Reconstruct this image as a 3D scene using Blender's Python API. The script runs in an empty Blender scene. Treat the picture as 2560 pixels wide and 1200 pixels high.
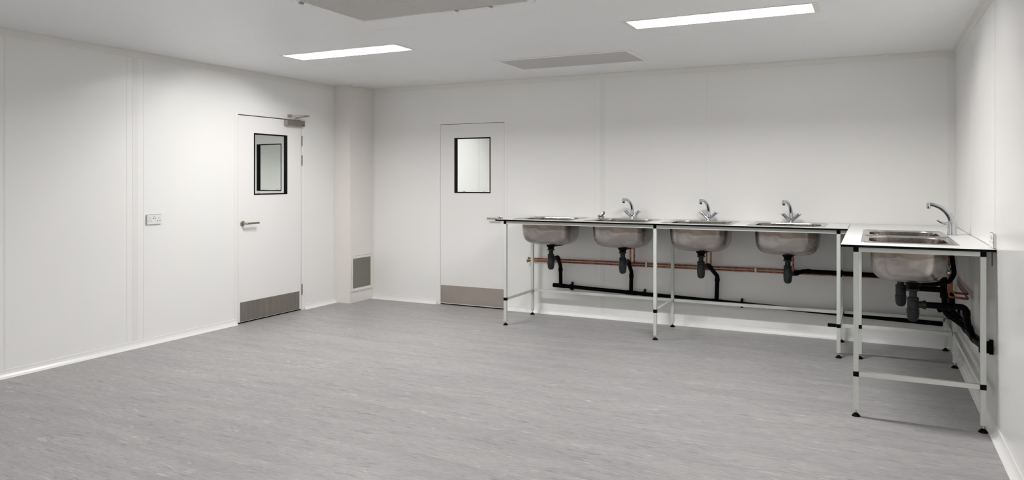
import bpy, bmesh, math, random
from mathutils import Vector, Matrix
random.seed(4)
PI = math.pi
SC = bpy.context.scene
COL = SC.collection

# ------------------------------------------------------------------ camera
cam_data = bpy.data.cameras.new('camera')
cam = bpy.data.objects.new('camera', cam_data)
COL.objects.link(cam)
cam.location = (0, 0, 1.42)
cam.rotation_euler = (PI/2, 0, 0.4574)
cam_data.sensor_width = 36.0
cam_data.lens = 1828.1/2560*36
cam_data.shift_y = -(600-448.6)/2560
cam_data.clip_start = 0.05
SC.camera = cam

# ------------------------------------------------------------------ world, exposure
w = bpy.data.worlds.new('world'); SC.world = w; w.use_nodes = True
w.node_tree.nodes['Background'].inputs[0].default_value = (0.05, 0.05, 0.055, 1)
w.node_tree.nodes['Background'].inputs[1].default_value = 0.2
SC.view_settings.view_transform = 'Standard'
SC.view_settings.look = 'None'
SC.view_settings.gamma = 1
SC.view_settings.use_curve_mapping = False
SC.view_settings.exposure = 0.0
LAMP = 132.0          # radiance of the lamp panel in every ceiling light
LAMP_COLOUR = (1.0, 0.992, 0.975)

# ------------------------------------------------------------------ dimensions (metres)
XL, XR, YB, YF, H = -5.571, 0.622, 7.11, -2.2, 2.50
TOP, UND = 1.030, 1.016      # worktop top and underside

# ------------------------------------------------------------------ materials
def mat(name, col, rough=.5, metal=0., spec=.5, emit=0., coat=0.):
    m = bpy.data.materials.new(name); m.use_nodes = True
    b = m.node_tree.nodes['Principled BSDF']
    b.inputs['Base Color'].default_value = (*col, 1)
    b.inputs['Roughness'].default_value = rough
    b.inputs['Metallic'].default_value = metal
    b.inputs['Specular IOR Level'].default_value = spec
    if coat: b.inputs['Coat Weight'].default_value = coat
    if emit:
        b.inputs['Emission Color'].default_value = (*LAMP_COLOUR, 1)
        b.inputs['Emission Strength'].default_value = emit
    return m

def nodes(m):
    nt = m.node_tree
    def N(t, **kw):
        n = nt.nodes.new(t)
        for k, v in kw.items(): setattr(n, k, v)
        return n
    return nt, N, nt.nodes['Principled BSDF'], nt.links.new

def mottle(m, scale, a, b, detail=3, lo=.35, hi=.65, rough=None, bump=0., dist=0.):
    """noise between two colours on the surface itself"""
    nt, N, P, L = nodes(m)
    tc = N('ShaderNodeTexCoord'); mp = N('ShaderNodeMapping'); mp.inputs['Scale'].default_value = scale
    no = N('ShaderNodeTexNoise'); no.inputs['Scale'].default_value = 1; no.inputs['Detail'].default_value = detail
    no.inputs['Distortion'].default_value = dist
    cr = N('ShaderNodeValToRGB')
    cr.color_ramp.elements[0].position = lo; cr.color_ramp.elements[0].color = (*a, 1)
    cr.color_ramp.elements[1].position = hi; cr.color_ramp.elements[1].color = (*b, 1)
    L(tc.outputs['Object'], mp.inputs['Vector']); L(mp.outputs['Vector'], no.inputs['Vector'])
    L(no.outputs['Fac'], cr.inputs['Fac']); L(cr.outputs['Color'], P.inputs['Base Color'])
    if rough:
        mr = N('ShaderNodeMapRange'); mr.inputs['To Min'].default_value = rough[0]; mr.inputs['To Max'].default_value = rough[1]
        L(no.outputs['Fac'], mr.inputs['Value']); L(mr.outputs['Result'], P.inputs['Roughness'])
    if bump:
        bp = N('ShaderNodeBump'); bp.inputs['Strength'].default_value = bump; bp.inputs['Distance'].default_value = .002
        L(no.outputs['Fac'], bp.inputs['Height']); L(bp.outputs['Normal'], P.inputs['Normal'])
    return m

M = {}
M['wall'] = mottle(mat('white hygienic wall panel', (.8, .79, .765), .22, spec=.45), (.5, .5, .5), (.885, .877, .862), (.897, .89, .877), rough=(.19, .24))
M['trim'] = mat('cream pvc trim', (.83, .82, .79), .35)
M['strip'] = mat('white pvc joint strip', (.85, .845, .83), .25)
M['cream'] = mat('cream boxing panel', (.84, .805, .765), .35)
M['skirt'] = mat('white coved vinyl skirting', (.86, .85, .84), .3)
M['ceiling'] = mottle(mat('white ceiling panel', (.75, .755, .76), .38, spec=.4), (.4, .4, .4), (.90, .908, .918), (.915, .917, .92))
M['door'] = mat('white laminate door', (.87, .86, .85), .3)
M['gap'] = mat('painted gap shade', (.03, .028, .025), .9)
M['rubber'] = mat('black rubber gasket', (.006, .006, .0068), .5, spec=.1)
M['mirror'] = mat('reflective glazing', (.94, .97, .95), .015, metal=1.)
M['kick'] = mottle(mat('brushed steel kick plate', (.3, .28, .25), .38, metal=.85), (60, 60, 2), (.30, .275, .25), (.36, .33, .305), rough=(.34, .44))
M['nickel'] = mat('satin nickel', (.44, .395, .35), .24, metal=1.)
M['closer'] = mat('champagne painted metal', (.30, .265, .225), .38, metal=.7)
M['chrome'] = mat('chrome', (.55, .56, .585), .05, metal=1.)
M['plastic'] = mat('white plastic', (.80, .79, .785), .3)
M['holes'] = mat('dark socket holes', (.05, .045, .04), .7)
M['black'] = mat('black plastic', (.003, .003, .0034), .45, spec=.06)
M['pipe'] = mat('black waste pipe', (.0018, .0018, .0022), .5, spec=.06)
M['trap'] = mottle(mat('dark grey trap plastic', (.02, .023, .024), .42, spec=.25), (20, 20, 20), (.015, .018, .0185), (.021, .024, .025))
M['tube'] = mat('pale grey painted steel tube', (.62, .645, .61), .3)
M['laminate'] = mat('white worktop laminate', (.86, .85, .835), .28)
M['core'] = mat('black worktop edge', (.004, .0038, .0036), .35, spec=.08)
M['copper'] = mottle(mat('copper pipe', (.6, .22, .1), .3, metal=.9), (25, 25, 60), (.22, .06, .03), (.46, .17, .09), lo=.38, hi=.6, rough=(.25, .45))
M['brass'] = mottle(mat('aged brass', (.4, .28, .12), .35, metal=.9), (60, 60, 60), (.16, .10, .04), (.5, .37, .18))
M['bronze'] = mottle(mat('old bronze and steel', (.2, .18, .15), .3, metal=.9), (70, 70, 70), (.06, .055, .05), (.42, .38, .34), lo=.42, hi=.58)
M['frame'] = mat('beige light frame', (.84, .81, .74), .45)
M['reflector'] = mat('white reflector', (.9, .9, .9), .5)
M['lamp'] = mat('lit lamp panel', (.9, .9, .9), .5, emit=LAMP)
M['louvre'] = mat('grey green louvre metal', (.46, .45, .40), .45, metal=.2)
M['backing'] = mat('dark duct', (.10, .10, .085), .8)
M['zinc'] = mat('zinc plated thread', (.55, .55, .55), .3, metal=1.)

def steel_outside():
    m = mat('stained steel bowl', (.5, .47, .44), .35, metal=.95)
    nt, N, P, L = nodes(m)
    tc = N('ShaderNodeTexCoord')
    def noise(scale, detail, dist=0.):
        mp = N('ShaderNodeMapping'); mp.inputs['Scale'].default_value = scale
        n = N('ShaderNodeTexNoise'); n.inputs['Scale'].default_value = 1; n.inputs['Detail'].default_value = detail; n.inputs['Distortion'].default_value = dist
        L(tc.outputs['Object'], mp.inputs['Vector']); L(mp.outputs['Vector'], n.inputs['Vector']); return n
    a = noise((7, 7, 14), 4, .6); b = noise((25, 25, 120), 3, .5); c = noise((16, 16, 60), 3, 1.0)
    r1 = N('ShaderNodeValToRGB'); r1.color_ramp.elements[0].position = .42; r1.color_ramp.elements[1].position = .58
    r1.color_ramp.elements[0].color = (.39, .362, .345, 1); r1.color_ramp.elements[1].color = (.50, .47, .452, 1)
    L(a.outputs['Fac'], r1.inputs['Fac'])
    r2 = N('ShaderNodeValToRGB'); r2.color_ramp.elements[0].position = .25; r2.color_ramp.elements[1].position = .33
    r2.color_ramp.elements[0].color = (.12, .10, .08, 1); r2.color_ramp.elements[1].color = (1, 1, 1, 1)
    L(c.outputs['Fac'], r2.inputs['Fac'])
    # old glue band round the top of the bowl
    sx = N('ShaderNodeSeparateXYZ'); L(tc.outputs['Object'], sx.inputs['Vector'])
    ad = N('ShaderNodeMath', operation='MULTIPLY_ADD'); ad.inputs[1].default_value = .10; ad.inputs[2].default_value = 0
    L(a.outputs['Fac'], ad.inputs[0])
    sb = N('ShaderNodeMath', operation='ADD'); L(sx.outputs['Z'], sb.inputs[0]); L(ad.outputs[0], sb.inputs[1])
    st = N('ShaderNodeMapRange'); st.inputs['From Min'].default_value = -.055; st.inputs['From Max'].default_value = -.045
    L(sb.outputs[0], st.inputs['Value'])
    mx = N('ShaderNodeMix', data_type='RGBA', blend_type='MULTIPLY'); mx.inputs['Factor'].default_value = .6
    L(r1.outputs['Color'], mx.inputs['A']); L(r2.outputs['Color'], mx.inputs['B'])
    m2 = N('ShaderNodeMix', data_type='RGBA', blend_type='MULTIPLY')
    m2.inputs['B'].default_value = (.66, .60, .52, 1)
    L(st.outputs['Result'], m2.inputs['Factor']); L(mx.outputs['Result'], m2.inputs['A'])
    L(m2.outputs['Result'], P.inputs['Base Color'])
    mr = N('ShaderNodeMapRange'); mr.inputs['To Min'].default_value = .22; mr.inputs['To Max'].default_value = .27
    L(b.outputs['Fac'], mr.inputs['Value']); L(mr.outputs['Result'], P.inputs['Roughness'])
    return m
M['steel_out'] = steel_outside()
M['steel'] = mottle(mat('polished steel sink', (.62, .59, .56), .2, metal=1.), (80, 80, 80), (.56, .53, .50), (.64, .61, .585), rough=(.16, .26))

M['steel_in_shade'] = mottle(mat('polished bowl inside with painted shade', (.4, .37, .34), .14, metal=1.), (60, 60, 60), (.17, .155, .14), (.25, .23, .21), rough=(.10, .18))  # steel colour darkened to paint the shade inside the bowls

def vinyl():
    m = mat('grey streaked vinyl floor', (.4, .39, .385), .42, spec=.4)
    nt, N, P, L = nodes(m)
    tc = N('ShaderNodeTexCoord')
    def noise(scale, detail, dist=0., off=(0, 0, 0)):
        mp = N('ShaderNodeMapping'); mp.inputs['Scale'].default_value = scale; mp.inputs['Location'].default_value = off
        n = N('ShaderNodeTexNoise'); n.inputs['Scale'].default_value = 1; n.inputs['Detail'].default_value = detail; n.inputs['Distortion'].default_value = dist
        L(tc.outputs['Object'], mp.inputs['Vector']); L(mp.outputs['Vector'], n.inputs['Vector']); return n
    def ramp(n, p0, c0, p1, c1):
        r = N('ShaderNodeValToRGB')
        r.color_ramp.elements[0].position = p0; r.color_ramp.elements[0].color = (*c0, 1)
        r.color_ramp.elements[1].position = p1; r.color_ramp.elements[1].color = (*c1, 1)
        L(n.outputs['Fac'], r.inputs['Fac']); return r
    base = ramp(noise((1.3, 9, 1), 5, .8), .32, (.33, .322, .322), .68, (.395, .386, .381))
    fine = ramp(noise((16, 95, 1), 6, 1.0, (3, 1, 0)), .32, (.84, .84, .85), .68, (1.10, 1.10, 1.10))
    light = ramp(noise((7, 42, 1), 5, 1.4, (9, 4, 0)), .60, (0, 0, 0), .70, (1, 1, 1))
    dark = ramp(noise((5, 40, 1), 6, 1.6, (1, 7, 0)), .59, (0, 0, 0), .68, (1, 1, 1))
    a = N('ShaderNodeMix', data_type='RGBA', blend_type='MULTIPLY'); a.inputs['Factor'].default_value = 1
    L(base.outputs['Color'], a.inputs['A']); L(fine.outputs['Color'], a.inputs['B'])
    b = N('ShaderNodeMix', data_type='RGBA'); b.inputs['B'].default_value = (.60, .60, .59, 1)
    patch = ramp(noise((1.6, 5, 1), 3, .5, (5, 5, 0)), .40, (.12, .12, .12), .66, (.85, .85, .85))
    f1 = N('ShaderNodeMath', operation='MULTIPLY'); L(patch.outputs['Color'], f1.inputs[1]); L(light.outputs['Color'], f1.inputs[0])
    L(f1.outputs[0], b.inputs['Factor']); L(a.outputs['Result'], b.inputs['A'])
    c = N('ShaderNodeMix', data_type='RGBA'); c.inputs['B'].default_value = (.20, .20, .21, 1)
    f2 = N('ShaderNodeMath', operation='MULTIPLY'); f2.inputs[1].default_value = .7; L(dark.outputs['Color'], f2.inputs[0])
    L(f2.outputs[0], c.inputs['Factor']); L(b.outputs['Result'], c.inputs['A'])
    L(c.outputs['Result'], P.inputs['Base Color'])
    return m
M['vinyl'] = vinyl()

def perforated(name, pitch, plate, hole, radius=.33):
    """round holes in rows, on the panel's own coordinates"""
    m = mat(name, plate, .5)
    nt, N, P, L = nodes(m)
    tc = N('ShaderNodeTexCoord')
    mp = N('ShaderNodeMapping'); mp.inputs['Scale'].default_value = (1/pitch, 1/pitch, 0)
    L(tc.outputs['Object'], mp.inputs['Vector'])
    fr = N('ShaderNodeVectorMath', operation='FRACTION'); L(mp.outputs['Vector'], fr.inputs[0])
    ds = N('ShaderNodeVectorMath', operation='DISTANCE'); ds.inputs[1].default_value = (.5, .5, 0)
    L(fr.outputs['Vector'], ds.inputs[0])
    lt = N('ShaderNodeMath', operation='LESS_THAN'); lt.inputs[1].default_value = radius
    L(ds.outputs['Value'], lt.inputs[0])
    mx = N('ShaderNodeMix', data_type='RGBA'); mx.inputs['A'].default_value = (*plate, 1); mx.inputs['B'].default_value = (*hole, 1)
    L(lt.outputs[0], mx.inputs['Factor']); L(mx.outputs['Result'], P.inputs['Base Color'])
    return m
M['perf_big'] = perforated('perforated grille sheet', .0125, (.70, .685, .665), (.22, .21, .20))
M['perf_fine'] = perforated('finely perforated sheet', .006, (.66, .645, .635), (.36, .35, .345))

# ------------------------------------------------------------------ mesh helpers
def B(): return bmesh.new()

def box(bm, x0, x1, y0, y1, z0, z1, mi=0):
    v = [bm.verts.new((x, y, z)) for x in (x0, x1) for y in (y0, y1) for z in (z0, z1)]
    for f in ((0, 1, 3, 2), (4, 6, 7, 5), (0, 4, 5, 1), (2, 3, 7, 6), (0, 2, 6, 4), (1, 5, 7, 3)):
        fc = bm.faces.new([v[i] for i in f]); fc.material_index = mi
    return v

def bevbox(bm, x0, x1, y0, y1, z0, z1, r=.002, seg=2):
    t = bmesh.new(); box(t, x0, x1, y0, y1, z0, z1)
    bmesh.ops.bevel(t, geom=list(t.edges), offset=r, segments=seg, profile=.7, affect='EDGES')
    me = bpy.data.meshes.new('t'); t.to_mesh(me); t.free(); bm.from_mesh(me); bpy.data.meshes.remove(me)

def lathe(bm, prof, loc=(0, 0, 0), seg=24, rot=None, mi=0):
    """profile of (radius, height) turned round the z axis"""
    rings = []
    mt = Matrix.Translation(loc) @ (rot.to_4x4() if rot else Matrix.Identity(4))
    for r, z in prof:
        if r < 1e-6: rings.append([bm.verts.new(mt @ Vector((0, 0, z)))])
        else: rings.append([bm.verts.new(mt @ Vector((r*math.cos(2*PI*i/seg), r*math.sin(2*PI*i/seg), z))) for i in range(seg)])
    for a, b in zip(rings, rings[1:]):
        for i in range(seg):
            j = (i+1) % seg
            vs = [a[i % len(a)], a[j % len(a)], b[j % len(b)], b[i % len(b)]]
            vs = list(dict.fromkeys(vs))
            if len(vs) > 2: bm.faces.new(vs).material_index = mi
    for rg in (rings[0], rings[-1]):
        if len(rg) > 2: bm.faces.new(rg).material_index = mi

def fillet(pts, rad, n=6):
    pts = [Vector(p) for p in pts]; out = [pts[0]]
    for a, b, c in zip(pts, pts[1:], pts[2:]):
        u = (a-b).normalized(); v = (c-b).normalized()
        ang = u.angle(v)
        if ang > PI-.02: out.append(b); continue
        d = min(rad/math.tan(ang/2), .48*(a-b).length, .48*(c-b).length)
        p, q = b+u*d, b+v*d
        for i in range(n+1):
            t = i/n; out.append((1-t)**2*p + 2*t*(1-t)*b + t*t*q)
    out.append(pts[-1]); return out

def tube(bm, pts, r, seg=14, rad=None, mi=0):
    """round bar through the points; r is a number or one radius per point"""
    if rad: pts = fillet(pts, rad)
    pts = [Vector(p) for p in pts]
    rs = r if isinstance(r, (list, tuple)) else [r]*len(pts)
    t = (pts[1]-pts[0]).normalized()
    n = t.orthogonal().normalized(); rings = []
    for i, p in enumerate(pts):
        if i == 0: tt = (pts[1]-pts[0]).normalized()
        elif i == len(pts)-1: tt = (pts[-1]-pts[-2]).normalized()
        else: tt = ((pts[i+1]-p).normalized()+(p-pts[i-1]).normalized()).normalized()
        q = t.rotation_difference(tt); n = (q @ n).normalized(); t = tt; bn = t.cross(n)
        rings.append([bm.verts.new(p+rs[i]*(n*math.cos(2*PI*k/seg)+bn*math.sin(2*PI*k/seg))) for k in range(seg)])
    for a, b in zip(rings, rings[1:]):
        for k in range(seg): bm.faces.new((a[k], a[(k+1) % seg], b[(k+1) % seg], b[k])).material_index = mi
    bm.faces.new(rings[0][::-1]).material_index = mi; bm.faces.new(rings[-1]).material_index = mi

def slab(bm, us, vs, w0, w1, holes, f, mi=0):
    """plate over the grid us x vs between w0 and w1 with rectangular holes; f maps (u,v,w) to a point"""
    us = sorted(set(us+[h[0] for h in holes]+[h[1] for h in holes])); vs = sorted(set(vs+[h[2] for h in holes]+[h[3] for h in holes]))
    def solid(i, j):
        if i < 0 or j < 0 or i >= len(us)-1 or j >= len(vs)-1: return False
        cu, cv = (us[i]+us[i+1])/2, (vs[j]+vs[j+1])/2
        return not any(h[0] < cu < h[1] and h[2] < cv < h[3] for h in holes)
    V = {}
    def vert(i, j, k):
        if (i, j, k) not in V: V[i, j, k] = bm.verts.new(f(us[i], vs[j], (w0, w1)[k]))
        return V[i, j, k]
    for i in range(len(us)-1):
        for j in range(len(vs)-1):
            if not solid(i, j): continue
            for k in (0, 1):
                bm.faces.new([vert(i, j, k), vert(i+1, j, k), vert(i+1, j+1, k), vert(i, j+1, k)]).material_index = mi
            for di, dj, e in ((-1, 0, ((i, j), (i, j+1))), (1, 0, ((i+1, j), (i+1, j+1))), (0, -1, ((i, j), (i+1, j))), (0, 1, ((i, j+1), (i+1, j+1)))):
                if not solid(i+di, j+dj):
                    bm.faces.new([vert(*e[0], 0), vert(*e[1], 0), vert(*e[1], 1), vert(*e[0], 1)]).material_index = mi

def rrect(w, d, r, z, n=6):
    out = []
    for cx, cy, a0 in ((w/2-r, d/2-r, 0), (-w/2+r, d/2-r, PI/2), (-w/2+r, -d/2+r, PI), (w/2-r, -d/2+r, 1.5*PI)):
        for i in range(n+1):
            a = a0+i/n*PI/2; out.append(Vector((cx+r*math.cos(a), cy+r*math.sin(a), z)))
    return out

def loft(bm, loops, cap_end=True, mi=0, closed=False):
    rings = [[bm.verts.new(p) for p in l] for l in loops]
    prs = list(zip(rings, rings[1:]))
    if closed: prs.append((rings[-1], rings[0]))
    n = len(rings[0])
    for a, b in prs:
        for i in range(n): bm.faces.new((a[i], a[(i+1) % n], b[(i+1) % n], b[i])).material_index = mi
    if cap_end: bm.faces.new(rings[-1]).material_index = mi
    return rings

def wl(o):
    v = Vector((0, 0, 0))
    while o is not None: v += o.location; o = o.parent
    return v

def obj(name, bm, m, parent=None, world=True, smooth=False, label=None, kind=None, autos=None):
    bmesh.ops.recalc_face_normals(bm, faces=list(bm.faces))
    me = bpy.data.meshes.new(name)
    if parent is not None and world:
        bmesh.ops.translate(bm, verts=list(bm.verts), vec=-wl(parent))
    bm.to_mesh(me); bm.free()
    for x in (m if isinstance(m, (list, tuple)) else [m]): me.materials.append(x)
    o = bpy.data.objects.new(name, me); COL.objects.link(o)
    if parent is not None: o.parent = parent
    if smooth or autos:
        a = math.radians(autos or 40)
        me.polygons.foreach_set('use_smooth', [True]*len(me.polygons))
        try: me.set_sharp_from_angle(angle=a)
        except Exception: pass
    if label: o['label'] = label
    if kind: o['kind'] = kind
    return o

def thing(name, label, cat, loc=(0, 0, 0), rz=0., group=None, kind=None):
    o = bpy.data.objects.new(name, None); COL.objects.link(o)
    o.empty_display_size = .1
    o.location = loc; o.rotation_euler = (0, 0, rz)
    if label: o['label'] = label
    if cat: o['category'] = cat
    if group: o['group'] = group
    if kind: o['kind'] = kind
    return o

def dup(root, loc, label=None, rz=None, group=None):
    r = root.copy(); COL.objects.link(r); r.location = loc
    if rz is not None: r.rotation_euler = (0, 0, rz)
    if label: r['label'] = label
    if group: r['group'] = group
    for ch in list(root.children):
        c = ch.copy(); COL.objects.link(c); c.parent = r
        for g in ch.children:
            d = g.copy(); COL.objects.link(d); d.parent = c
    return r

def struct(name, bm, m, parent=None, **k):
    return obj(name, bm, m, parent, kind=None if parent else 'structure', **k)

# ------------------------------------------------------------------ room shell
bm = B(); box(bm, XL-.15, XR+.15, YF-.15, YB+.15, -.1, 0); struct('floor', bm, M['vinyl'])

D1 = (5.238, 6.128, 0.0, 2.062)       # opening in the left wall: y0 y1 z0 z1
D2 = (-4.410, -3.592, 0.0, 2.045)     # opening in the back wall: x0 x1 z0 z1
bm = B(); slab(bm, [YF-.15, YB+.15], [0., H+.12], XL-.12, XL, [D1], lambda u, v, w_: (w_, u, v)); struct('wall_left', bm, M['wall'])
bm = B(); slab(bm, [XL, XR], [0., H+.12], YB, YB+.12, [D2], lambda u, v, w_: (u, w_, v)); struct('wall_back', bm, M['wall'])
bm = B(); box(bm, XR, XR+.12, YF-.15, YB+.15, 0, H+.12); struct('wall_right', bm, M['wall'])
bm = B(); box(bm, XL, XR, YF-.12, YF, 0, H+.12); struct('wall_front', bm, M['wall'])

LX, LY = (-4.02, -0.92), (4.965, -0.85)      # centres of the ceiling lights
LW, LD, LT = 1.19, .27, .064                          # opening and recess depth
lights = [(LX[0], LY[0]), (LX[1], LY[0]), (LX[0], LY[1]), (LX[1], .95)]  # last two are unseen, assumed fittings, placed to set the foreground light falloff
bm = B(); slab(bm, [XL, XR], [YF, YB], H, H+.12, [(x-LW/2, x+LW/2, y-LD/2, y+LD/2) for x, y in lights], lambda u, v, w_: (u, v, w_))
struct('ceiling', bm, M['ceiling'])

# boxed-in corner with its cream cladding
CX, CY = -5.35, 6.68
bm = B(); box(bm, XL+.001, CX, CY, YB-.001, 0.001, H-.001); struct('wall_corner', bm, M['cream'])

# coving between walls and ceiling
def cove(bm, p, q, inward):
    p, q, n = Vector(p), Vector(q), Vector(inward)
    prof = [(0, 0), (.034, 0), (.034, -.0025), (.0045, -.0045), (.0025, -.034), (.0025, -.052), (0, -.052)]
    loops = [[e + n*a + Vector((0, 0, b)) for a, b in prof] for e in (p, q)]
    r = loft(bm, loops, cap_end=True); bm.faces.new(r[0])
bm = B(); cove(bm, (XL+.0005, YF, H-.0005), (XL+.0005, CY-.001, H-.0005), (1, 0, 0)); struct('trim_1', bm, M['trim'])
bm = B(); cove(bm, (CX+.001, YB-.0005, H-.0005), (XR-.001, YB-.0005, H-.0005), (0, -1, 0)); struct('trim_2', bm, M['trim'])
bm = B(); cove(bm, (XR-.0005, YF, H-.0005), (XR-.0005, YB-.036, H-.0005), (-1, 0, 0)); struct('trim_3', bm, M['trim'])

# joint strips and panel seams
n = 4
def vstrip(x0, x1, y0, y1, z0=.06, z1=H-.053, m='strip'):
    global n
    b_ = B(); box(b_, x0, x1, y0, y1, z0, z1); struct('trim_%d' % n, b_, M[m]); n += 1
for a, b in ((4.046, 4.052), (4.10, 4.153), (4.203, 4.209), (3.088, 3.10), (1.0, 1.05)): vstrip(XL+.0003, XL+.0011, a, b)
vstrip(XL+.0003, XL+.003, CY-.03, CY-.0005, m='trim'); vstrip(CX+.0003, CX+.026, YB-.003, YB-.0003, m='trim')
for a, b in ((-2.556, -2.5535), (-2.496, -2.4445), (-1.425, -1.4225), (-.4525, -.450)): vstrip(a, b, YB-.0011, YB-.0003)
vstrip(XR-.05, XR-.0003, YB-.003, YB-.0003); 
for a, b in ((6.04, 6.046), (4.89, 5.03), (3.75, 3.80)): vstrip(XR-.0012, XR-.0003, a, b)
for y in (4.33, 5.43, 2.4):
    b_ = B(); box(b_, XL+.05, XR-.05, y, y+.003, H-.0006, H-.0002); struct('trim_%d' % n, b_, M['ceiling']); n += 1

# coved skirting
def skirt(name, p, q, inward):
    p, q, nn = Vector(p), Vector(q), Vector(inward)
    prof = [(0, 0), (.036, 0), (.034, .003), (.02, .011), (.011, .024), (.006, .04), (.005, .056), (0, .058)]
    loops = [[e + nn*a + Vector((0, 0, b)) for a, b in prof] for e in (p, q)]
    b_ = B(); r = loft(b_, loops, cap_end=True); b_.faces.new(r[0]); struct(name, b_, M['skirt'])
e_ = .0006
skirt('baseboard_left', (XL+e_, YF, e_), (XL+e_, 5.212, e_), (1, 0, 0))
skirt('baseboard_left', (XL+e_, 6.165, e_), (XL+e_, CY-.002, e_), (1, 0, 0))
skirt('baseboard_back', (CX+.002, YB-e_, e_), (-4.452, YB-e_, e_), (0, -1, 0))
skirt('baseboard_back', (-3.555, YB-e_, e_), (XR-.002, YB-e_, e_), (0, -1, 0))
skirt('baseboard_right', (XR-e_, YF, e_), (XR-e_, YB-.04, e_), (-1, 0, 0))

# ------------------------------------------------------------------ doors
def door(name, f, u0, u1, top, win, kick, plate_colour, pane_turn=0., g=.0045):
    """f maps (u along the wall, v up, w into the room) to a point; w = 0 is the wall face"""
    d = thing(name, None, None, kind='structure')
    b_ = B(); slab(b_, [u0, u1], [0.008, top], -.10, -.085, [], f); obj('gap_shade_sheet', b_, M['gap'], d)  # dark sheet added behind the leaf so the gaps read as shade
    b_ = B(); slab(b_, [u0+g, u1-g], [.014, top-2*g], -.050, -.001, [(win[0], win[1], win[2], win[3])], f); obj('door_leaf', b_, M['door'], d)
    # flat frame laid on the wall round the opening
    b_ = B(); slab(b_, [u0-.042, u1+.042], [.062, top+.03], .0004, .0014, [(u0, u1, .0, top)], f); obj('door_frame', b_, M['door'], d)
    # threshold drop seal
    b_ = B(); slab(b_, [u0+.006, u1-.006], [.001, .0135], -.045, -.012, [], f); obj('drop_seal', b_, M['black'], d)
    # vision panel: black gasket, recessed reflective pane, two clips
    a, b, c, e = win
    b_ = B(); slab(b_, [a+.0005, b-.0005], [c+.0005, e-.0005], -.040, .0015, [(a+.012, b-.012, c+.012, e-.012)], f)
    ga = obj('glazing_gasket', b_, M['rubber'], d)
    tilt = math.tan(math.radians(pane_turn))
    b_ = B(); slab(b_, [a+.013, b-.013], [c+.013, e-.013], -.034, -.028, [], lambda u, v, w_: f(u, v, w_+.002+(u-(a+b)/2)*tilt)); obj('glass_pane', b_, M['mirror'], d)
    for t in (.24, .80):
        uu = a+(b-a)*t
        b_ = B(); slab(b_, [uu-.012, uu+.012], [c+.0135, c+.024], -.0275, -.018, [], f); obj('glazing_clip', b_, M['plastic'], d)
    b_ = B(); slab(b_, [kick[0], kick[1]], [kick[2], kick[3]], -.0005, .0015, [], f); obj('kick_plate', b_, plate_colour, d)
    return d

def lever(d, f, u, v, direction, length):
    """rose and straight lever handle with a returned end"""
    b_ = B()
    P = lambda uu, vv, ww: Vector(f(uu, vv, ww))
    tube(b_, [P(u, v, -.0005), P(u, v, .009), P(u, v, .0105)], [.027, .027, .024], seg=28)
    h = obj('handle_rose', b_, M['nickel'], d, smooth=True)
    b_ = B()
    tube(b_, [P(u, v, .010), P(u, v, .054), P(u+direction*length, v, .054)], .0102, rad=.016)
    obj('lever_handle', b_, M['nickel'], h, smooth=True)

fl = lambda u, v, w_: (XL+w_, u, v)
fb = lambda u, v, w_: (u, YB-w_, v)
M['kick2'] = mottle(mat('brushed steel kick plate pale', (.4, .36, .32), .42, metal=.8), (2, 60, 2), (.44, .395, .355), (.50, .45, .41), rough=(.38, .48))
door1 = door('door_1', fl, D1[0], D1[1], D1[3], (5.447, 5.915, 1.264, 1.887), (5.266, 6.096, .018, .209), M['kick'], 1.8)
door2 = door('door_2', fb, D2[0], D2[1], D2[3], (-4.224, -3.763, 1.268, 1.887), (-4.404, -3.599, .022, .221), M['kick2'], g=.0022)
lever(door1, fl, 5.296, .985, 1, .165)
lever(door2, fb, -3.640, .992, -1, .135)
# hinges on door 1
for z0, z1 in ((1.782, 1.893), (1.570, 1.680), (.169, .279)):
    b_ = B()
    tube(b_, [(XL+.008, 6.130, z0), (XL+.008, 6.130, z1)], .0075, seg=14)
    for k in range(1, 4):
        z = z0+(z1-z0)*k/4; tube(b_, [(XL+.008, 6.130, z-.0015), (XL+.008, 6.130, z+.0015)], .0088, seg=14)
    box(b_, XL+.0005, XL+.0030, 6.130, 6.146, z0+.004, z1-.004)
    obj('hinge', b_, M['nickel'], door1, smooth=True)
# overhead closer
b_ = B(); bevbox(b_, XL+.0005, XL+.052, 5.865, 6.128, 1.992, 2.052, .004); clo = obj('door_closer', b_, M['closer'], door1, autos=30)
b_ = B(); box(b_, XL+.0525, XL+.0532, 6.085, 6.118, 1.998, 2.010); obj('maker_plate', b_, mat('dark blue plate', (.07, .07, .09), .4), clo)
b_ = B(); bevbox(b_, XL+.0003, XL+.0530, 5.8635, 5.8650, 1.991, 2.053, .0005); obj('end_cap', b_, M['nickel'], clo)
b_ = B(); tube(b_, [(XL+.028, 6.015, 2.0525), (XL+.028, 6.015, 2.075)], .012)
tube(b_, [(XL+.028, 6.015, 2.080), (XL+.135, 6.095, 2.098)], .0065)
tube(b_, [(XL+.135, 6.095, 2.090), (XL+.135, 6.095, 2.112)], .011)
tube(b_, [(XL+.135, 6.095, 2.106), (XL+.022, 5.945, 2.100)], .006)
obj('closer_arm', b_, M['nickel'], clo, smooth=True)
b_ = B(); bevbox(b_, XL+.0028, XL+.030, 5.915, 5.965, 2.088, 2.110, .003); obj('arm_bracket', b_, M['nickel'], clo)

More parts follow.
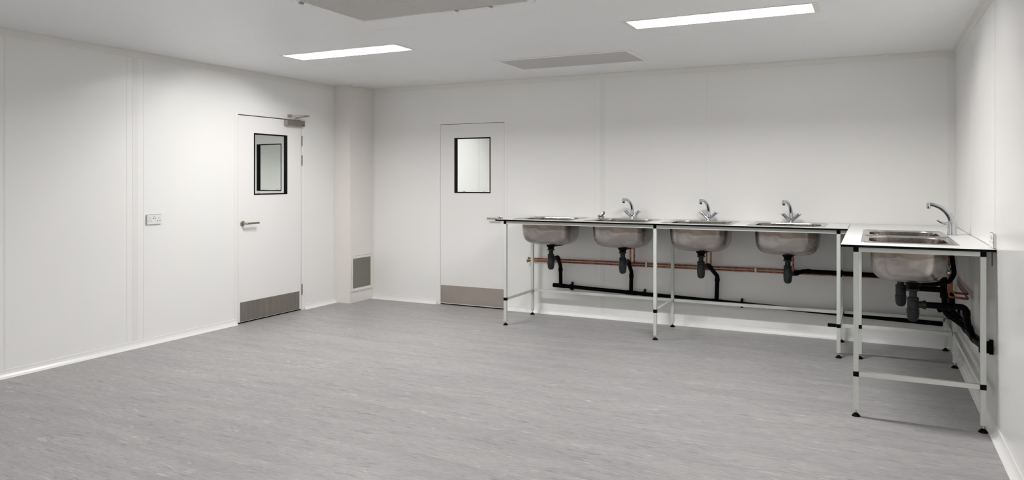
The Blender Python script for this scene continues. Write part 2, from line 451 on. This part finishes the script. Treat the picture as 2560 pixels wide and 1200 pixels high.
# ------------------------------------------------------------------ ceiling lights (recessed)
def make_light(x, y, label):
    t = thing('ceiling_light', label, 'ceiling light', (x, y, H), group='recessed ceiling lights')
    f = lambda u, v, w_: (u, v, w_)
    b_ = B()    # open housing sitting in the ceiling
    W, D = LW-.004, LD-.004
    lo = [[Vector((sx*W/2, sy*D/2, z)) for sx, sy in ((1, 1), (-1, 1), (-1, -1), (1, -1))] for z in (-.002, LT)]
    li = [[Vector((sx*(W/2-.003), sy*(D/2-.003), z)) for sx, sy in ((1, 1), (-1, 1), (-1, -1), (1, -1))] for z in (LT-.003, -.002)]
    loft(b_, lo+li, cap_end=False, closed=True)
    vs = [v for v in b_.verts]
    box(b_, -W/2+.003, W/2-.003, -D/2+.003, D/2-.003, LT-.006, LT-.003)
    obj('reflector', b_, M['reflector'], t, world=False)
    b_ = B(); slab(b_, [-LW/2-.030, LW/2+.030], [-LD/2-.012, LD/2+.012], -.0020, -.0006, [(-W/2+.004, W/2-.004, -D/2+.004, D/2-.004)], f)
    obj('frame', b_, M['frame'], t, world=False)
    b_ = B(); box(b_, -.42, .42, -.066, .066, LT-.0145, LT-.0065)
    obj('lamp_panel', b_, M['lamp'], t, world=False)
    return t
names = ['lit white strip light in ceiling nearest the left wall and closed door', 'lit white strip light in ceiling above the sink benches, nearest the right wall',
         'assumed unseen strip light in ceiling behind the viewer on the left side', 'assumed unseen strip light in ceiling behind the viewer on the right side']
L0 = make_light(*lights[0], names[0])
for (x, y), nm in list(zip(lights, names))[1:]: dup(L0, (x, y, H), nm)

# ------------------------------------------------------------------ ceiling grilles
t = thing('ceiling_grille', 'flat grey finely perforated rectangular panel in the ceiling before the back wall', 'ceiling vent', (-2.455, 6.20, H))
b_ = B(); slab(b_, [-.645, .645], [-.315, .315], -.005, -.0005, [(-.60, .60, -.272, .272)], lambda u, v, w_: (u, v, w_)); obj('frame', b_, M['ceiling'], t, world=False)
b_ = B(); box(b_, -.5995, .5995, -.2715, .2715, -.004, -.0006); obj('perforated_sheet', b_, M['perf_fine'], t, world=False)

t = thing('air_filter_grille', 'large perforated metal air grille in the ceiling with latches, cut by the top edge', 'ceiling vent', (-2.465, 3.37, H))
b_ = B(); slab(b_, [-.65, .65], [-.655, .655], -.010, -.0005, [(-.611, .611, -.612, .612)], lambda u, v, w_: (u, v, w_)); obj('frame', b_, M['strip'], t, world=False)
b_ = B(); box(b_, -.6105, .6105, -.6115, .6115, -.012, -.0006); obj('perforated_sheet', b_, M['perf_big'], t, world=False)
b_ = B(); bevbox(b_, .120, .345, .615, .650, -.016, -.0105, .0015); ls = obj('latch_strip', b_, M['skirt'], t, world=False)
for x in (.108, .352):
    b_ = B(); bevbox(b_, x-.007, x+.007, .612, .642, -.018, -.0105, .0015); obj('latch_block', b_, mat('grey latch', (.42, .40, .38), .5), ls, world=False)
b_ = B(); bevbox(b_, -.640, -.622, .02, .05, -.020, -.0105, .002); obj('latch_block', b_, mat('grey latch', (.42, .40, .38), .5), t, world=False)

b_ = B(); lathe(b_, [(.052, 0), (.052, -.008), (.044, -.016), (.030, -.020), (0, -.021)], (0, 0, 0), 32)
t = thing('smoke_detector', 'small round white disc on the ceiling above the boxed corner', 'smoke detector', (-5.285, 6.70, H-.0006))
obj('detector_body', b_, M['plastic'], t, world=False, autos=50)
b_ = B(); lathe(b_, [(.016, -.0215), (.016, -.026), (.012, -.028), (0, -.028)], (0, 0, 0), 20); obj('sensor_cap', b_, M['frame'], t, world=False, autos=50)

# low return air vent on the boxed corner
t = thing('air_vent', 'square grey louvred air vent low on the boxed corner', 'air vent', (CX, 6.887, .335))
f = lambda u, v, w_: (CX+w_, u, v)
b_ = B(); slab(b_, [6.690, 7.084], [.131, .540], .0004, .012, [(6.722, 7.052, .166, .507)], f)
bmesh.ops.bevel(b_, geom=[e for e in b_.edges if e.calc_length() > .1 and all(v.co.x > CX+.01 for v in e.verts)], offset=.004, segments=2, affect='EDGES')
obj('vent_frame', b_, M['cream'], t)
b_ = B(); box(b_, CX+.0003, CX+.0015, 6.7225, 7.0515, .1665, .5065); obj('duct_backing', b_, M['backing'], t)
b_ = B()
for i in range(36):
    z = .1715 + i*.0093
    v = [(CX+.002, 6.7225, z+.0048), (CX+.0095, 6.7225, z), (CX+.0095, 6.7225, z-.001), (CX+.002, 6.7225, z+.0038)]
    r = loft(b_, [[Vector(p) for p in v], [Vector((p[0], 7.0515, p[2])) for p in v]]); b_.faces.new(r[0])
obj('louvre_slats', b_, M['louvre'], t)

# ------------------------------------------------------------------ electric sockets
def socket(t, f, w=.146, h=.086):
    b_ = B(); slab(b_, [-w/2+.002, w/2-.002], [-h/2+.002, h/2-.002], .0005, .0065, [], f); obj('back_box', b_, M['plastic'], t, world=False)
    b_ = B(); slab(b_, [-w/2, w/2], [-h/2, h/2], .0067, .014, [], f)
    bmesh.ops.bevel(b_, geom=list(b_.edges), offset=.0025, segments=2, affect='EDGES'); fp = obj('face_plate', b_, M['plastic'], t, world=False, autos=40)
    for u in (-.009, .009):
        b_ = B(); slab(b_, [u-.006, u+.006], [.008, .028], .014, .0175, [], f); obj('switch', b_, M['plastic'], fp, world=False)
        b_ = B(); slab(b_, [u-.006, u+.006], [.005, .0078], .014, .0146, [], f); obj('switch_gap', b_, M['holes'], fp, world=False)
    for s in (-1, 1):
        c = s*.043
        for u0, u1, v0, v1 in ((c-.0025, c+.0025, .006, .0145), (c-.016, c-.008, -.0145, -.0095), (c+.008, c+.016, -.0145, -.0095)):
            b_ = B(); slab(b_, [u0, u1], [v0, v1], .014, .0144, [], f); obj('pin_hole', b_, M['holes'], fp, world=False)
t = thing('wall_socket', 'white double power socket on the left wall between panel joint and door', 'socket', (XL, 4.300, 1.076))
socket(t, lambda u, v, w_: (w_, u, v))
t = thing('wall_socket', 'white double power socket on the right wall just above the worktop corner', 'socket', (XR, 4.925, 1.0765))
socket(t, lambda u, v, w_: (-w_, u, v))

# ------------------------------------------------------------------ benches
T = .028
leg_cache = {}
def make_leg(parent, x, y, joint_low=True, top=UND):
    """square leg with black corner plug at the top, black sleeve low down, threaded foot"""
    key = (joint_low,)
    base = wl(parent)
    lx, ly = x-base.x, y-base.y
    if key in leg_cache:
        src = leg_cache[key]
        l = src.copy(); COL.objects.link(l); l.parent = parent; l.location = (lx, ly, 0)
        for ch in src.children:
            c = ch.copy(); COL.objects.link(c); c.parent = l
        return l
    h = T/2
    b_ = B(); bevbox(b_, -h, h, -h, h, .040, top-.030, .0015)
    l = obj('leg', b_, M['tube'], parent, world=False, autos=40); l.location = (lx, ly, 0)
    b_ = B(); bevbox(b_, -h-.0006, h+.0006, -h-.0006, h+.0006, top-.0295, top-.0005, .001); obj('corner_plug', b_, M['black'], l, world=False)
    if joint_low:
        b_ = B(); bevbox(b_, -h-.0012, h+.0012, -h-.0012, h+.0012, .240, .270, .001); obj('joint_sleeve', b_, M['black'], l, world=False)
    b_ = B(); lathe(b_, [(.0048, .018), (.0048, .0395)], (0, 0, 0), 12)
    lathe(b_, [(.009, .0385), (.009, .0395)], (0, 0, 0), 6); obj('threaded_stem', b_, M['zinc'], l, world=False, smooth=True)
    b_ = B(); lathe(b_, [(0, .0006), (.024, .0006), (.024, .004), (.019, .010), (.011, .018), (.007, .0215), (0, .0215)], (0, 0, 0), 24)
    obj('foot', b_, M['black'], l, world=False, autos=40)
    leg_cache[key] = l
    return l

def rail(parent, x0, x1, y0, y1, z0, z1, name='rail'):
    b_ = B(); bevbox(b_, x0, x1, y0, y1, z0, z1, .0015); return obj(name, b_, M['tube'], parent, autos=40)

def worktop(parent, x0, x1, y0, y1, holes):
    b_ = B(); slab(b_, [x0, x1], [y0, y1], UND, TOP, holes, lambda u, v, w_: (u, v, w_))
    bmesh.ops.recalc_face_normals(b_, faces=list(b_.faces))
    for f_ in b_.faces: f_.material_index = 0 if f_.normal.z > .5 else 1
    return obj('worktop', b_, [M['laminate'], M['core']], parent)

SW, SD = .62, .53            # sink plate
BW, BD = .525, .435            # bowl opening
SA = [(-2.872, 6.715), (-2.130, 6.715), (-1.392, 6.715), (-.652, 6.715)]
SB = [(.203, 5.335), (.203, 5.965)]
TA = [(-2.130, 7.025), (-1.385, 7.025), (-.655, 7.025)]
TB = (.502, 5.955)
hw, hd = BW/2+.008, BD/2+.008

# bench along the back wall
FY, RY = 6.372, 7.000
A = thing('sink_bench', 'long white-topped bench on grey legs along the back wall carrying four sinks', 'bench', (-1.72, 6.70, 0))
worktop(A, -3.302, -.1715, 6.338, 7.106, [(x-hw, x+hw, y-hd, y+hd) for x, y in SA])
legsA = (-3.206, -1.722, -.238)
for x in legsA:
    make_leg(A, x, FY); make_leg(A, x, RY)
    rail(A, x-T/2, x+T/2, FY+T/2, RY-T/2, UND-.0285, UND-.0005, 'top_cross_rail')
    rail(A, x-T/2+.0005, x+T/2-.0005, FY+T/2+.002, RY-T/2-.002, .242, .269, 'low_cross_rail')
for a, b in zip(legsA, legsA[1:]):
    rail(A, a+T/2, b-T/2, FY-T/2, FY+T/2, UND-.0285, UND-.0005, 'top_rail')
    rail(A, a+T/2, b-T/2, RY-T/2, RY+T/2, UND-.0285, UND-.0005, 'top_rail')
    rail(A, a+T/2+.002, b-T/2-.002, RY-T/2+.0005, RY+T/2-.0005, .247, .274, 'low_back_rail')
rail(A, -.238+T/2, -.174, FY-T/2, FY+T/2, UND-.0285, UND-.0005, 'top_rail')

# bench along the right wall
Bn = thing('sink_bench', 'shorter white-topped bench on grey legs against the right wall carrying two sinks', 'bench', (.22, 5.9, 0))
bx0, bx1 = -.086, .560
worktop(Bn, -.1680, .618, 4.815, 7.106, [(x-hd, x+hd, y-hw, y+hw) for x, y in SB])
BY = (4.852, 6.412, 7.030)
make_leg(Bn, bx0, BY[0]); make_leg(Bn, bx1, BY[0]); make_leg(Bn, bx0, BY[1]); make_leg(Bn, bx1, BY[1]); make_leg(Bn, bx1-.012, BY[2])
rail(Bn, bx0+T/2, bx1-T/2, BY[0]-T/2, BY[0]+T/2, UND-.0285, UND-.0005, 'top_rail')
rail(Bn, bx0+T/2+.002, bx1-T/2-.002, BY[0]-T/2+.0005, BY[0]+T/2-.0005, .242, .269, 'low_rail')
rail(Bn, bx0+T/2, bx1-T/2, BY[1]-T/2, BY[1]+T/2, UND-.0285, UND-.0005, 'top_cross_rail')
rail(Bn, bx0+T/2+.002, bx1-T/2-.002, BY[1]-T/2+.0005, BY[1]+T/2-.0005, .242, .269, 'low_cross_rail')
for x in (bx0, bx1): rail(Bn, x-T/2, x+T/2, BY[0]+T/2, BY[1]-T/2, UND-.0285, UND-.0005, 'top_side_rail')
rail(Bn, bx1-T/2, bx1+T/2, BY[1]+T/2, BY[2]-T/2, UND-.0285, UND-.0005, 'top_side_rail')
rail(Bn, bx1-T/2+.0005, bx1+T/2-.0005, BY[0]+T/2+.002, BY[1]-T/2-.002, .242, .269, 'low_side_rail')
rail(Bn, bx1-T/2-.006, bx1+T/2-.006, BY[1]+T/2+.002, BY[2]-T/2-.002, .242, .269, 'low_side_rail')
rail(Bn, -.238+T/2+.002, bx1-.012-T/2-.002, BY[2]-T/2+.0005, BY[2]+T/2-.0005, .247, .274, 'low_back_rail')
# link rail from the long bench's front leg, with its black end stub
rail(Bn, -.238+T/2+.002, bx0-T/2-.002, BY[1]-T/2-.022, BY[1]+T/2-.024, .242, .269, 'link_rail')
b_ = B(); bevbox(b_, -.318, -.2545, FY-T/2+.001, FY+T/2-.001, .243, .268, .0015); obj('end_stub', b_, M['black'], A)
b_ = B(); box(b_, .598, .601, 4.826, 4.832, .938, UND-.0005); obj('bracket_tab', b_, M['black'], Bn)

# ------------------------------------------------------------------ sinks
def make_sink(loc, label, rz=0., group=None):
    s = thing('sink', label, 'sink', (loc[0], loc[1], TOP), rz, group)
    # plate with a raised bead; z = 0 is the worktop surface
    spec = [(SW, SD, .018, .0003), (SW-.003, SD-.003, .017, .0022), (SW-.024, SD-.024, .012, .0028), (SW-.029, SD-.029, .012, .0050), (SW-.035, SD-.035, .012, .0050),
            (SW-.040, SD-.040, .012, .0028), (BW+.014, BD+.014, .122, .0026), (BW+.006, BD+.006, .120, .0008), (BW+.0010, BD+.0010, .118, -.006)]
    b_ = B(); loft(b_, [rrect(w_, d, r, z) for w_, d, r, z in spec], cap_end=False)
    spec2 = [(BW+.0010, BD+.0010, .118, -.0072), (BW+.010, BD+.010, .120, -.0005), (SW-.001, SD-.001, .018, .0003)]
    loft(b_, [rrect(w_, d, r, z) for w_, d, r, z in spec2], cap_end=False)
    rim = obj('rim', b_, M['steel'], s, world=False, autos=35)
    prof = [(0, -.005), (.002, -.03), (.006, -.10), (.010, -.15), (.016, -.182), (.027, -.207), (.045, -.228), (.070, -.242), (.10, -.249), (.14, -.253)]
    inner = [rrect(BW-.0015-2*i, BD-.0015-2*i, max(.118-i*.3, .07), z) for i, z in prof]
    b_ = B(); loft(b_, inner, cap_end=True); bi = obj('bowl_inside', b_, M['steel_in_shade'], s, world=False, autos=60)
    outer = [rrect(BW+.0005-2*i, BD+.0005-2*i, max(.118-i*.3, .07), z-.0015) for i, z in [(0, -.0065)]+prof[1:]]
    b_ = B(); loft(b_, outer, cap_end=True); obj('bowl', b_, M['steel_out'], s, world=False, autos=60, label='stained outside of the steel bowl')
    b_ = B(); lathe(b_, [(.038, -.2524), (.038, -.2495), (.026, -.2505), (0, -.2505)], (0, 0, 0), 24); obj('drain', b_, M['chrome'], bi, world=False, autos=40)
    # small overflow slot high on the rear wall of the bowl
    b_ = B(); bevbox(b_, -.022, .022, BD/2-.0145, BD/2-.0075, -.060, -.046, .002); obj('overflow_slot', b_, M['holes'], bi, world=False)
    return s
gs = 'inset stainless sinks on the back wall bench'
s0 = make_sink(SA[0], 'stainless sink at the left end of the back wall bench, without a tap', 0, gs)
dup(s0, (*SA[1], TOP), 'second stainless sink from the left, beside the loose valve on its rim')
dup(s0, (*SA[2], TOP), 'third stainless sink from the left, just right of the middle bench leg')
dup(s0, (*SA[3], TOP), 'fourth stainless sink, at the right end of the back wall bench')
sf = dup(s0, (*SB[0], TOP), 'front stainless sink of the pair in the right wall bench, nearest the viewer', -PI/2, 'paired sinks in the right wall bench')
sb = dup(s0, (*SB[1], TOP), 'rear stainless sink of the pair in the right wall bench', -PI/2, 'paired sinks in the right wall bench')

# ------------------------------------------------------------------ taps
def make_mixer(loc, label):
    t = thing('mixer_tap', label, 'tap', (loc[0], loc[1], TOP), group='cross shaped mixer taps on the back bench')
    b_ = B(); lathe(b_, [(0, .0004), (.026, .0004), (.026, .005), (.021, .010), (.0175, .020), (.0185, .034), (.0195, .046), (.0165, .058), (.0125, .066), (0, .068)], (0, 0, 0), 28)
    for s in (-1, 1): tube(b_, [(s*.004, 0, .014), (s*.038, 0, .043)], [.0175, .0145], seg=18)
    body = obj('tap_body', b_, M['chrome'], t, world=False, autos=50)
    b_ = B()
    pts, rs = [], []
    for i in range(19):       # spout rising then curving over to the front
        a = i/18
        if a < .25: p = (0, 0, .055+a/.25*.023)
        else:
            q = (a-.25)/.75*math.radians(102)
            hh = .108*(1-math.cos(q)); p = (-.37*hh, -.93*hh, .078+.116*math.sin(q))
        pts.append(p); rs.append(.0175-.0050*a)
    tube(b_, pts, rs, seg=18)
    obj('spout', b_, M['chrome'], t, world=False, smooth=True)
    e = Vector(pts[-1])
    b_ = B(); lathe(b_, [(0, .012), (.0125, .010), (.0145, .0), (.0145, -.026), (.0125, -.029), (0, -.029)], (e.x, e.y-.004, e.z+.004), 20); ae = obj('nozzle', b_, M['chrome'], t, world=False, autos=50)
    b_ = B(); lathe(b_, [(.0120, -.0292), (.0120, -.036), (0, -.036)], (e.x, e.y-.004, e.z+.004), 20); obj('aerator', b_, M['black'], ae, world=False)
    for s in (-1, 1):
        b_ = B()
        d = Vector((s*.70, 0, .71)).normalized()
        p0 = Vector((s*.033, 0, .040))
        tube(b_, [p0, p0+d*.008, p0+d*.010, p0+d*.050, p0+d*.053], [.0140, .0145, .0165, .0160, .0130], seg=12)
        h = obj('handle', b_, M['chrome'], t, world=False, autos=35)
        b_ = B(); pp = p0+d*.050+Vector((s*.008, 0, -.007)); tube(b_, [pp, pp+d*.014], [.0050, .0038], seg=10); obj('lever', b_, M['chrome'], h, world=False, smooth=True)
    return t
t0 = make_mixer(TA[0], 'chrome mixer tap behind the second sink, leftmost of the three on the back bench')
dup(t0, (*TA[1], TOP), 'chrome mixer tap behind the third sink, middle one of three on the back bench')
dup(t0, (*TA[2], TOP), 'chrome mixer tap behind the fourth sink, rightmost of three on the back bench')

# tall swan tap on the right bench, spout towards the left
t = thing('swan_neck_tap', 'tall chrome arched tap with side lever on the right wall bench', 'tap', (TB[0], TB[1], TOP))
b_ = B(); lathe(b_, [(0, .0004), (.030, .0004), (.0295, .006), (.0275, .035), (.0265, .066), (.0265, .080), (.024, .092), (0, .094)], (0, 0, 0), 32); obj('tap_body', b_, M['chrome'], t, world=False, autos=50)
P0, P1, P2, P3 = Vector((.002, 0, .080)), Vector((-.004, 0, .150)), Vector((-.060, 0, .208)), Vector((-.140, 0, .215))
pts, rs = [], []
for i in range(25):
    a = i/24; pts.append((1-a)**3*P0+3*a*(1-a)**2*P1+3*a*a*(1-a)*P2+a**3*P3); rs.append(.0225-.0115*a)
b_ = B(); tube(b_, pts, rs, seg=20); obj('spout', b_, M['chrome'], t, world=False, smooth=True)
b_ = B(); lathe(b_, [(0, .0115), (.010, .010), (.0135, .0), (.0135, -.022), (.0115, -.026), (0, -.026)], (P3.x-.002, 0, P3.z), 20); nz = obj('nozzle', b_, M['chrome'], t, world=False, autos=50)
b_ = B(); lathe(b_, [(.0110, -.0262), (.0110, -.031), (0, -.031)], (P3.x-.002, 0, P3.z), 20); obj('aerator', b_, M['black'], nz, world=False)
b_ = B(); tube(b_, [(-.020, -.004, .082), (-.050, -.006, .082), (-.072, -.006, .092), (-.090, -.006, .104)], [.010, .0085, .0075, .0060], seg=12); obj('lever', b_, M['chrome'], t, world=False, smooth=True)
b_ = B(); tube(b_, [(0, -.006, .080), (.030, -.006, .080), (.033, -.006, .080)], [.0130, .0130, .010], seg=20); obj('lever_hub', b_, M['chrome'], t, world=False, autos=50)

# loose valve standing on the second sink's rim
t = thing('loose_valve', 'small dull metal valve lying unfitted at the left back of the second sink', 'valve', (-2.412, 6.930, TOP+.006))
b_ = B(); tube(b_, [(-.034, 0, .014), (-.006, 0, .030), (.016, 0, .048), (.022, 0, .066)], [.013, .017, .014, .007], seg=8); obj('valve_body', b_, M['bronze'], t, world=False, autos=40)
b_ = B(); tube(b_, [(.004, 0, .0001), (.004, 0, .012), (.020, 0, .012)], .0095, seg=8); tube(b_, [(-.036, 0, .0120), (-.026, 0, .0185)], .0155, seg=6); obj('hex_nut', b_, M['bronze'], t, world=False)

# ------------------------------------------------------------------ waste traps
def make_trap(x, y, label, outlet, group='bottle traps under the back bench sinks', z=0.):
    t = thing('waste_trap', label, 'drain trap', (x, y, 0), group=group)
    z0 = TOP-.2552
    b_ = B(); lathe(b_, [(0, z0), (.047, z0), (.047, z0-.010), (.043, z0-.016), (.031, z0-.034), (.029, z0-.046)], (0, 0, 0), 28)
    tube(b_, [(.02, .02, z0-.014), (.045, .20, z0-.014), (.045, .232, z0+.02), (.045, .232, z0+.17)], .013, rad=.02)
    obj('flange', b_, M['pipe'], t, world=False, autos=45)
    b_ = B(); lathe(b_, [(.030, z0-.046), (.036, z0-.047), (.036, z0-.057), (.028, z0-.062), (.0225, z0-.064), (.0225, z0-.098), (.031, z0-.100), (.034, z0-.104), (.034, z0-.116), (.030, z0-.118)], (0, 0, 0), 20); obj('neck', b_, M['trap'], t, world=False, autos=30)
    b_ = B(); lathe(b_, [(.031, z0-.1185), (.033, z0-.122), (.033, z0-.172), (.0362, z0-.174), (.0362, z0-.200), (.0345, z0-.204), (.0335, z0-.225), (.028, z0-.242), (.016, z0-.252), (0, z0-.254)], (0, 0, 0), 28); obj('bottle', b_, M['trap'], t, world=False, autos=35)
    b_ = B(); o = [Vector(p) for p in outlet]
    d = (o[1]-o[0]).normalized()
    tube(b_, [o[0]+d*.030, o[0]+d*.052, o[0]+d*.054, o[0]+d*.072], [.022, .022, .027, .027], seg=20)
    obj('outlet_nut', b_, M['trap'], t, world=False, autos=40)
    b_ = B(); tube(b_, [o[0]+d*.060]+o[1:], .0195, seg=16, rad=.035)
    for p, q in zip(o[1:], o[2:]):
        dd = (q-p).normalized()
        if (q-p).length > .09: tube(b_, [p+dd*.022, p+dd*.052], .0228, seg=16)
    obj('outlet_pipe', b_, M['pipe'], t, world=False, autos=45)
    return t
zt = .625
def mainz(x): return .315+(x+2.97)*(-.102/3.48)
def maz(x): return mainz(x)+.0215
make_trap(*SA[0], 'black bottle trap under the leftmost sink, pipe dropping to the floor-side waste', [(0, 0, zt), (0.0, .175, zt+.004), (-.030, .322, .52), (-.035, .340, maz(-2.9))])
make_trap(*SA[1], 'black bottle trap under the second sink from the left', [(0, 0, zt), (.0, .175, zt), (-.012, .322, .50), (-.022, .340, maz(-2.15))])
make_trap(*SA[2], 'black bottle trap under the third sink, beside the middle bench leg', [(0, 0, zt), (.030, .175, zt), (.085, .322, .51), (.075, .340, maz(-1.31))])
make_trap(*SA[3], 'black bottle trap under the fourth sink, feeding a level pipe rightwards', [(0, 0, .605), (.030, .140, .590), (.115, .223, .609), (.86, .215, .606)])
b_ = B(); bevbox(b_, -.2455, -.2305, 6.905, 6.975, .578, .634, .005); obj('pipe_clip', b_, M['black'], [o for o in COL.objects if o.name.startswith('waste_trap')][-1])
gB = 'bottle traps under the right bench sinks'
make_trap(SB[0][0]+.03, SB[0][1]-.06, 'black bottle trap hanging under the front sink of the right bench', [(0, 0, .630), (.285, 0, .632), (.300, .03, .52), (.340, .12, .425)], gB)
make_trap(SB[1][0]-.02, SB[1][1]-.1, 'black bottle trap under the rear sink of the right bench, partly hidden', [(0, 0, .655), (.265, 0, .655), (.272, 0, .50), (.385, -.06, .42)], gB)

b_ = B(); tube(b_, [(SB[1][0]-.02+.262, SB[1][1]-.1, .600), (SB[1][0]-.02+.262, SB[1][1]-.1, .742)], .0225)
obj('rising_stub', b_, M['pipe'], [o for o in COL.objects if o.name.startswith('waste_trap')][-1], smooth=True)
# main waste pipes
t = thing('waste_pipe', 'long black waste pipe sloping along the foot of the back wall', 'pipe', (-1.2, 7.06, .26))
b_ = B(); tube(b_, [(-2.99, 7.064, mainz(-2.99)), (.53, 7.064, mainz(.53))], .0195)
obj('pipe_run', b_, M['pipe'], t, smooth=True)
b_ = B(); tube(b_, [(-2.994, 7.064, mainz(-2.99)), (-2.86, 7.064, mainz(-2.86))], .0225); obj('end_tee', b_, M['pipe'], t, smooth=True)
for x in (-2.150, -1.315):
    b_ = B(); tube(b_, [(x-.05, 7.064, mainz(x-.05)), (x+.05, 7.064, mainz(x+.05))], .0225); obj('pipe_tee', b_, M['pipe'], t, smooth=True)
for x in (-2.79, -2.02, -1.09):
    z = mainz(x); b_ = B(); bevbox(b_, x-.011, x+.011, 7.040, 7.089, z-.028, z+.028, .004); bevbox(b_, x-.007, x+.007, 7.075, 7.1085, z-.040, z+.046, .002); obj('pipe_clip', b_, M['black'], t)

t = thing('waste_pipe', 'black waste pipe stepping down along the right wall beneath the bench', 'pipe', (.575, 5.9, .4))
b_ = B(); tube(b_, [(.500, 7.052, .332), (.578, 7.00, .368), (.578, 5.9, .398), (.578, 5.3, .428), (.578, 4.87, .470)], .0245, rad=.04)
obj('pipe_run', b_, M['pipe'], t, smooth=True)
for y, z in ((4.95, .461), (6.70, .376)):
    b_ = B(); bevbox(b_, .550, .606, y-.012, y+.012, z-.034, z+.034, .004); bevbox(b_, .600, .6205, y-.008, y+.008, z-.04, z+.045, .002); obj('pipe_clip', b_, M['black'], t)
for y, z in ((5.40, .423), (5.82, .402)):
    b_ = B(); tube(b_, [(.578, y-.06, z+.003), (.578, y+.06, z-.003)], .0275); obj('pipe_tee', b_, M['pipe'], t, smooth=True)
b_ = B(); tube(b_, [(.470, 6.285, .572), (.528, 6.285, .572), (.528, 6.285, .45), (.575, 6.20, .402)], .0225, rad=.035); obj('rear_elbow', b_, M['pipe'], t, smooth=True)
# overflow hose of the right bench
b_ = B(); tube(b_, [(.235, 5.29, TOP-.272), (.36, 5.40, TOP-.283), (.452, 5.50, TOP-.272), (.478, 5.50, TOP-.22), (.463, 5.50, TOP-.10), (.452, 5.47, TOP-.03)], .0145, rad=.05)
o = obj('overflow_hose', b_, M['pipe'], None, smooth=True); o['label'] = 'black flexible overflow hose curving up behind the front sink of the right bench'; o['category'] = 'hose'

# ------------------------------------------------------------------ copper water pipes
def cu(parent, pts, rad=.018, name='pipe_run', r=.0078, label=None):
    b_ = B(); tube(b_, pts, r, seg=12, rad=rad); return obj(name, b_, M['copper'], parent, smooth=True, label=label)
zu = lambda x: .580+(x+3.2)*.0045
zl = lambda x: .554+(x+3.2)*.0050
up = thing('copper_pipe', 'upper of the two copper water pipes along the back wall', 'pipe', (-1.4, 7.088, .59), group='copper water pipes on the back wall')
lo = thing('copper_pipe', 'lower of the two copper water pipes along the back wall', 'pipe', (-1.4, 7.088, .56), group='copper water pipes on the back wall')
cu(up, [(-3.235, 7.088, zu(-3.23)), (.585, 7.088, zu(.6))]); cu(lo, [(-3.235, 7.088, zl(-3.23)), (.585, 7.088, zl(.6))])
for tx, ty in TA:
    for s, root, z in ((-1, lo, zl), (1, up, zu)):
        x = tx+s*.019
        cu(root, [(x, ty, UND-.16), (x, ty, z(x)+.02), (x, ty+.02, z(x)), (x, 7.086, z(x))], .03, 'riser')
        b_ = B(); tube(b_, [(x, ty, UND-.30+.14), (x, ty, UND-.13)], .0115, seg=8); obj('riser_nut', b_, M['zinc'], root)
        b_ = B(); tube(b_, [(x, ty, UND-.13), (x, ty, UND-.0005)], .006, seg=10); obj('tap_tail', b_, M['zinc'], root, smooth=True)
        b_ = B(); tube(b_, [(x-.020, 7.088, z(x)), (x+.020, 7.088, z(x))], .0095, seg=12); obj('tee_fitting', b_, M['copper'], root, smooth=True)
for x in (-2.004, -.968):
    for root, z in ((up, zu), (lo, zl)):
        b_ = B(); bevbox(b_, x-.008, x+.008, 7.074, 7.108, z(x)-.0125, z(x)+.0125, .002); obj('pipe_clip', b_, M['plastic'], root)
for root, z, dx in ((up, zu, 0), (lo, zl, -.012)):
    zz = z(-3.23)
    b_ = B(); tube(b_, [(-3.232+dx, 7.088, zz), (-3.252+dx, 7.088, zz)], .0125, seg=6)
    tube(b_, [(-3.250+dx, 7.088, zz), (-3.285+dx, 7.070, zz-.004)], .009, seg=10)
    tube(b_, [(-3.285+dx, 7.070, zz-.018), (-3.285+dx, 7.070, zz+.012)], .0085, seg=8)
    obj('stop_valve', b_, M['brass'], root, autos=40)
# copper supply under the right bench
for k, (dz, dx) in enumerate(((0, 0), (-.030, -.017))):
    t = thing('copper_pipe', ['copper supply pipe rising to the tall tap, upper of the pair on the right wall', 'copper supply pipe rising to the tall tap, lower of the pair on the right wall'][k], 'pipe',
              (.49, 5.95, .6), group='copper supply pipes under the right bench')
    x = .500+dx
    cu(t, [(x, TB[1]+dx, UND-.002), (x, TB[1]+dx, .628+dz), (.598, TB[1]+dx, .622+dz), (.600, 6.62, .628+dz), (.600, 7.06, .628+dz)], .02)
    b_ = B(); tube(b_, [(x, TB[1]+dx, .775), (x, TB[1]+dx, .812)], .0125, seg=6); iso = obj('isolating_valve', b_, M['bronze'], t)
    for z in (.768, .815):
        b_ = B(); tube(b_, [(x, TB[1]+dx, z-.007), (x, TB[1]+dx, z+.007)], .0135, seg=6); obj('compression_nut', b_, M['chrome'], iso)
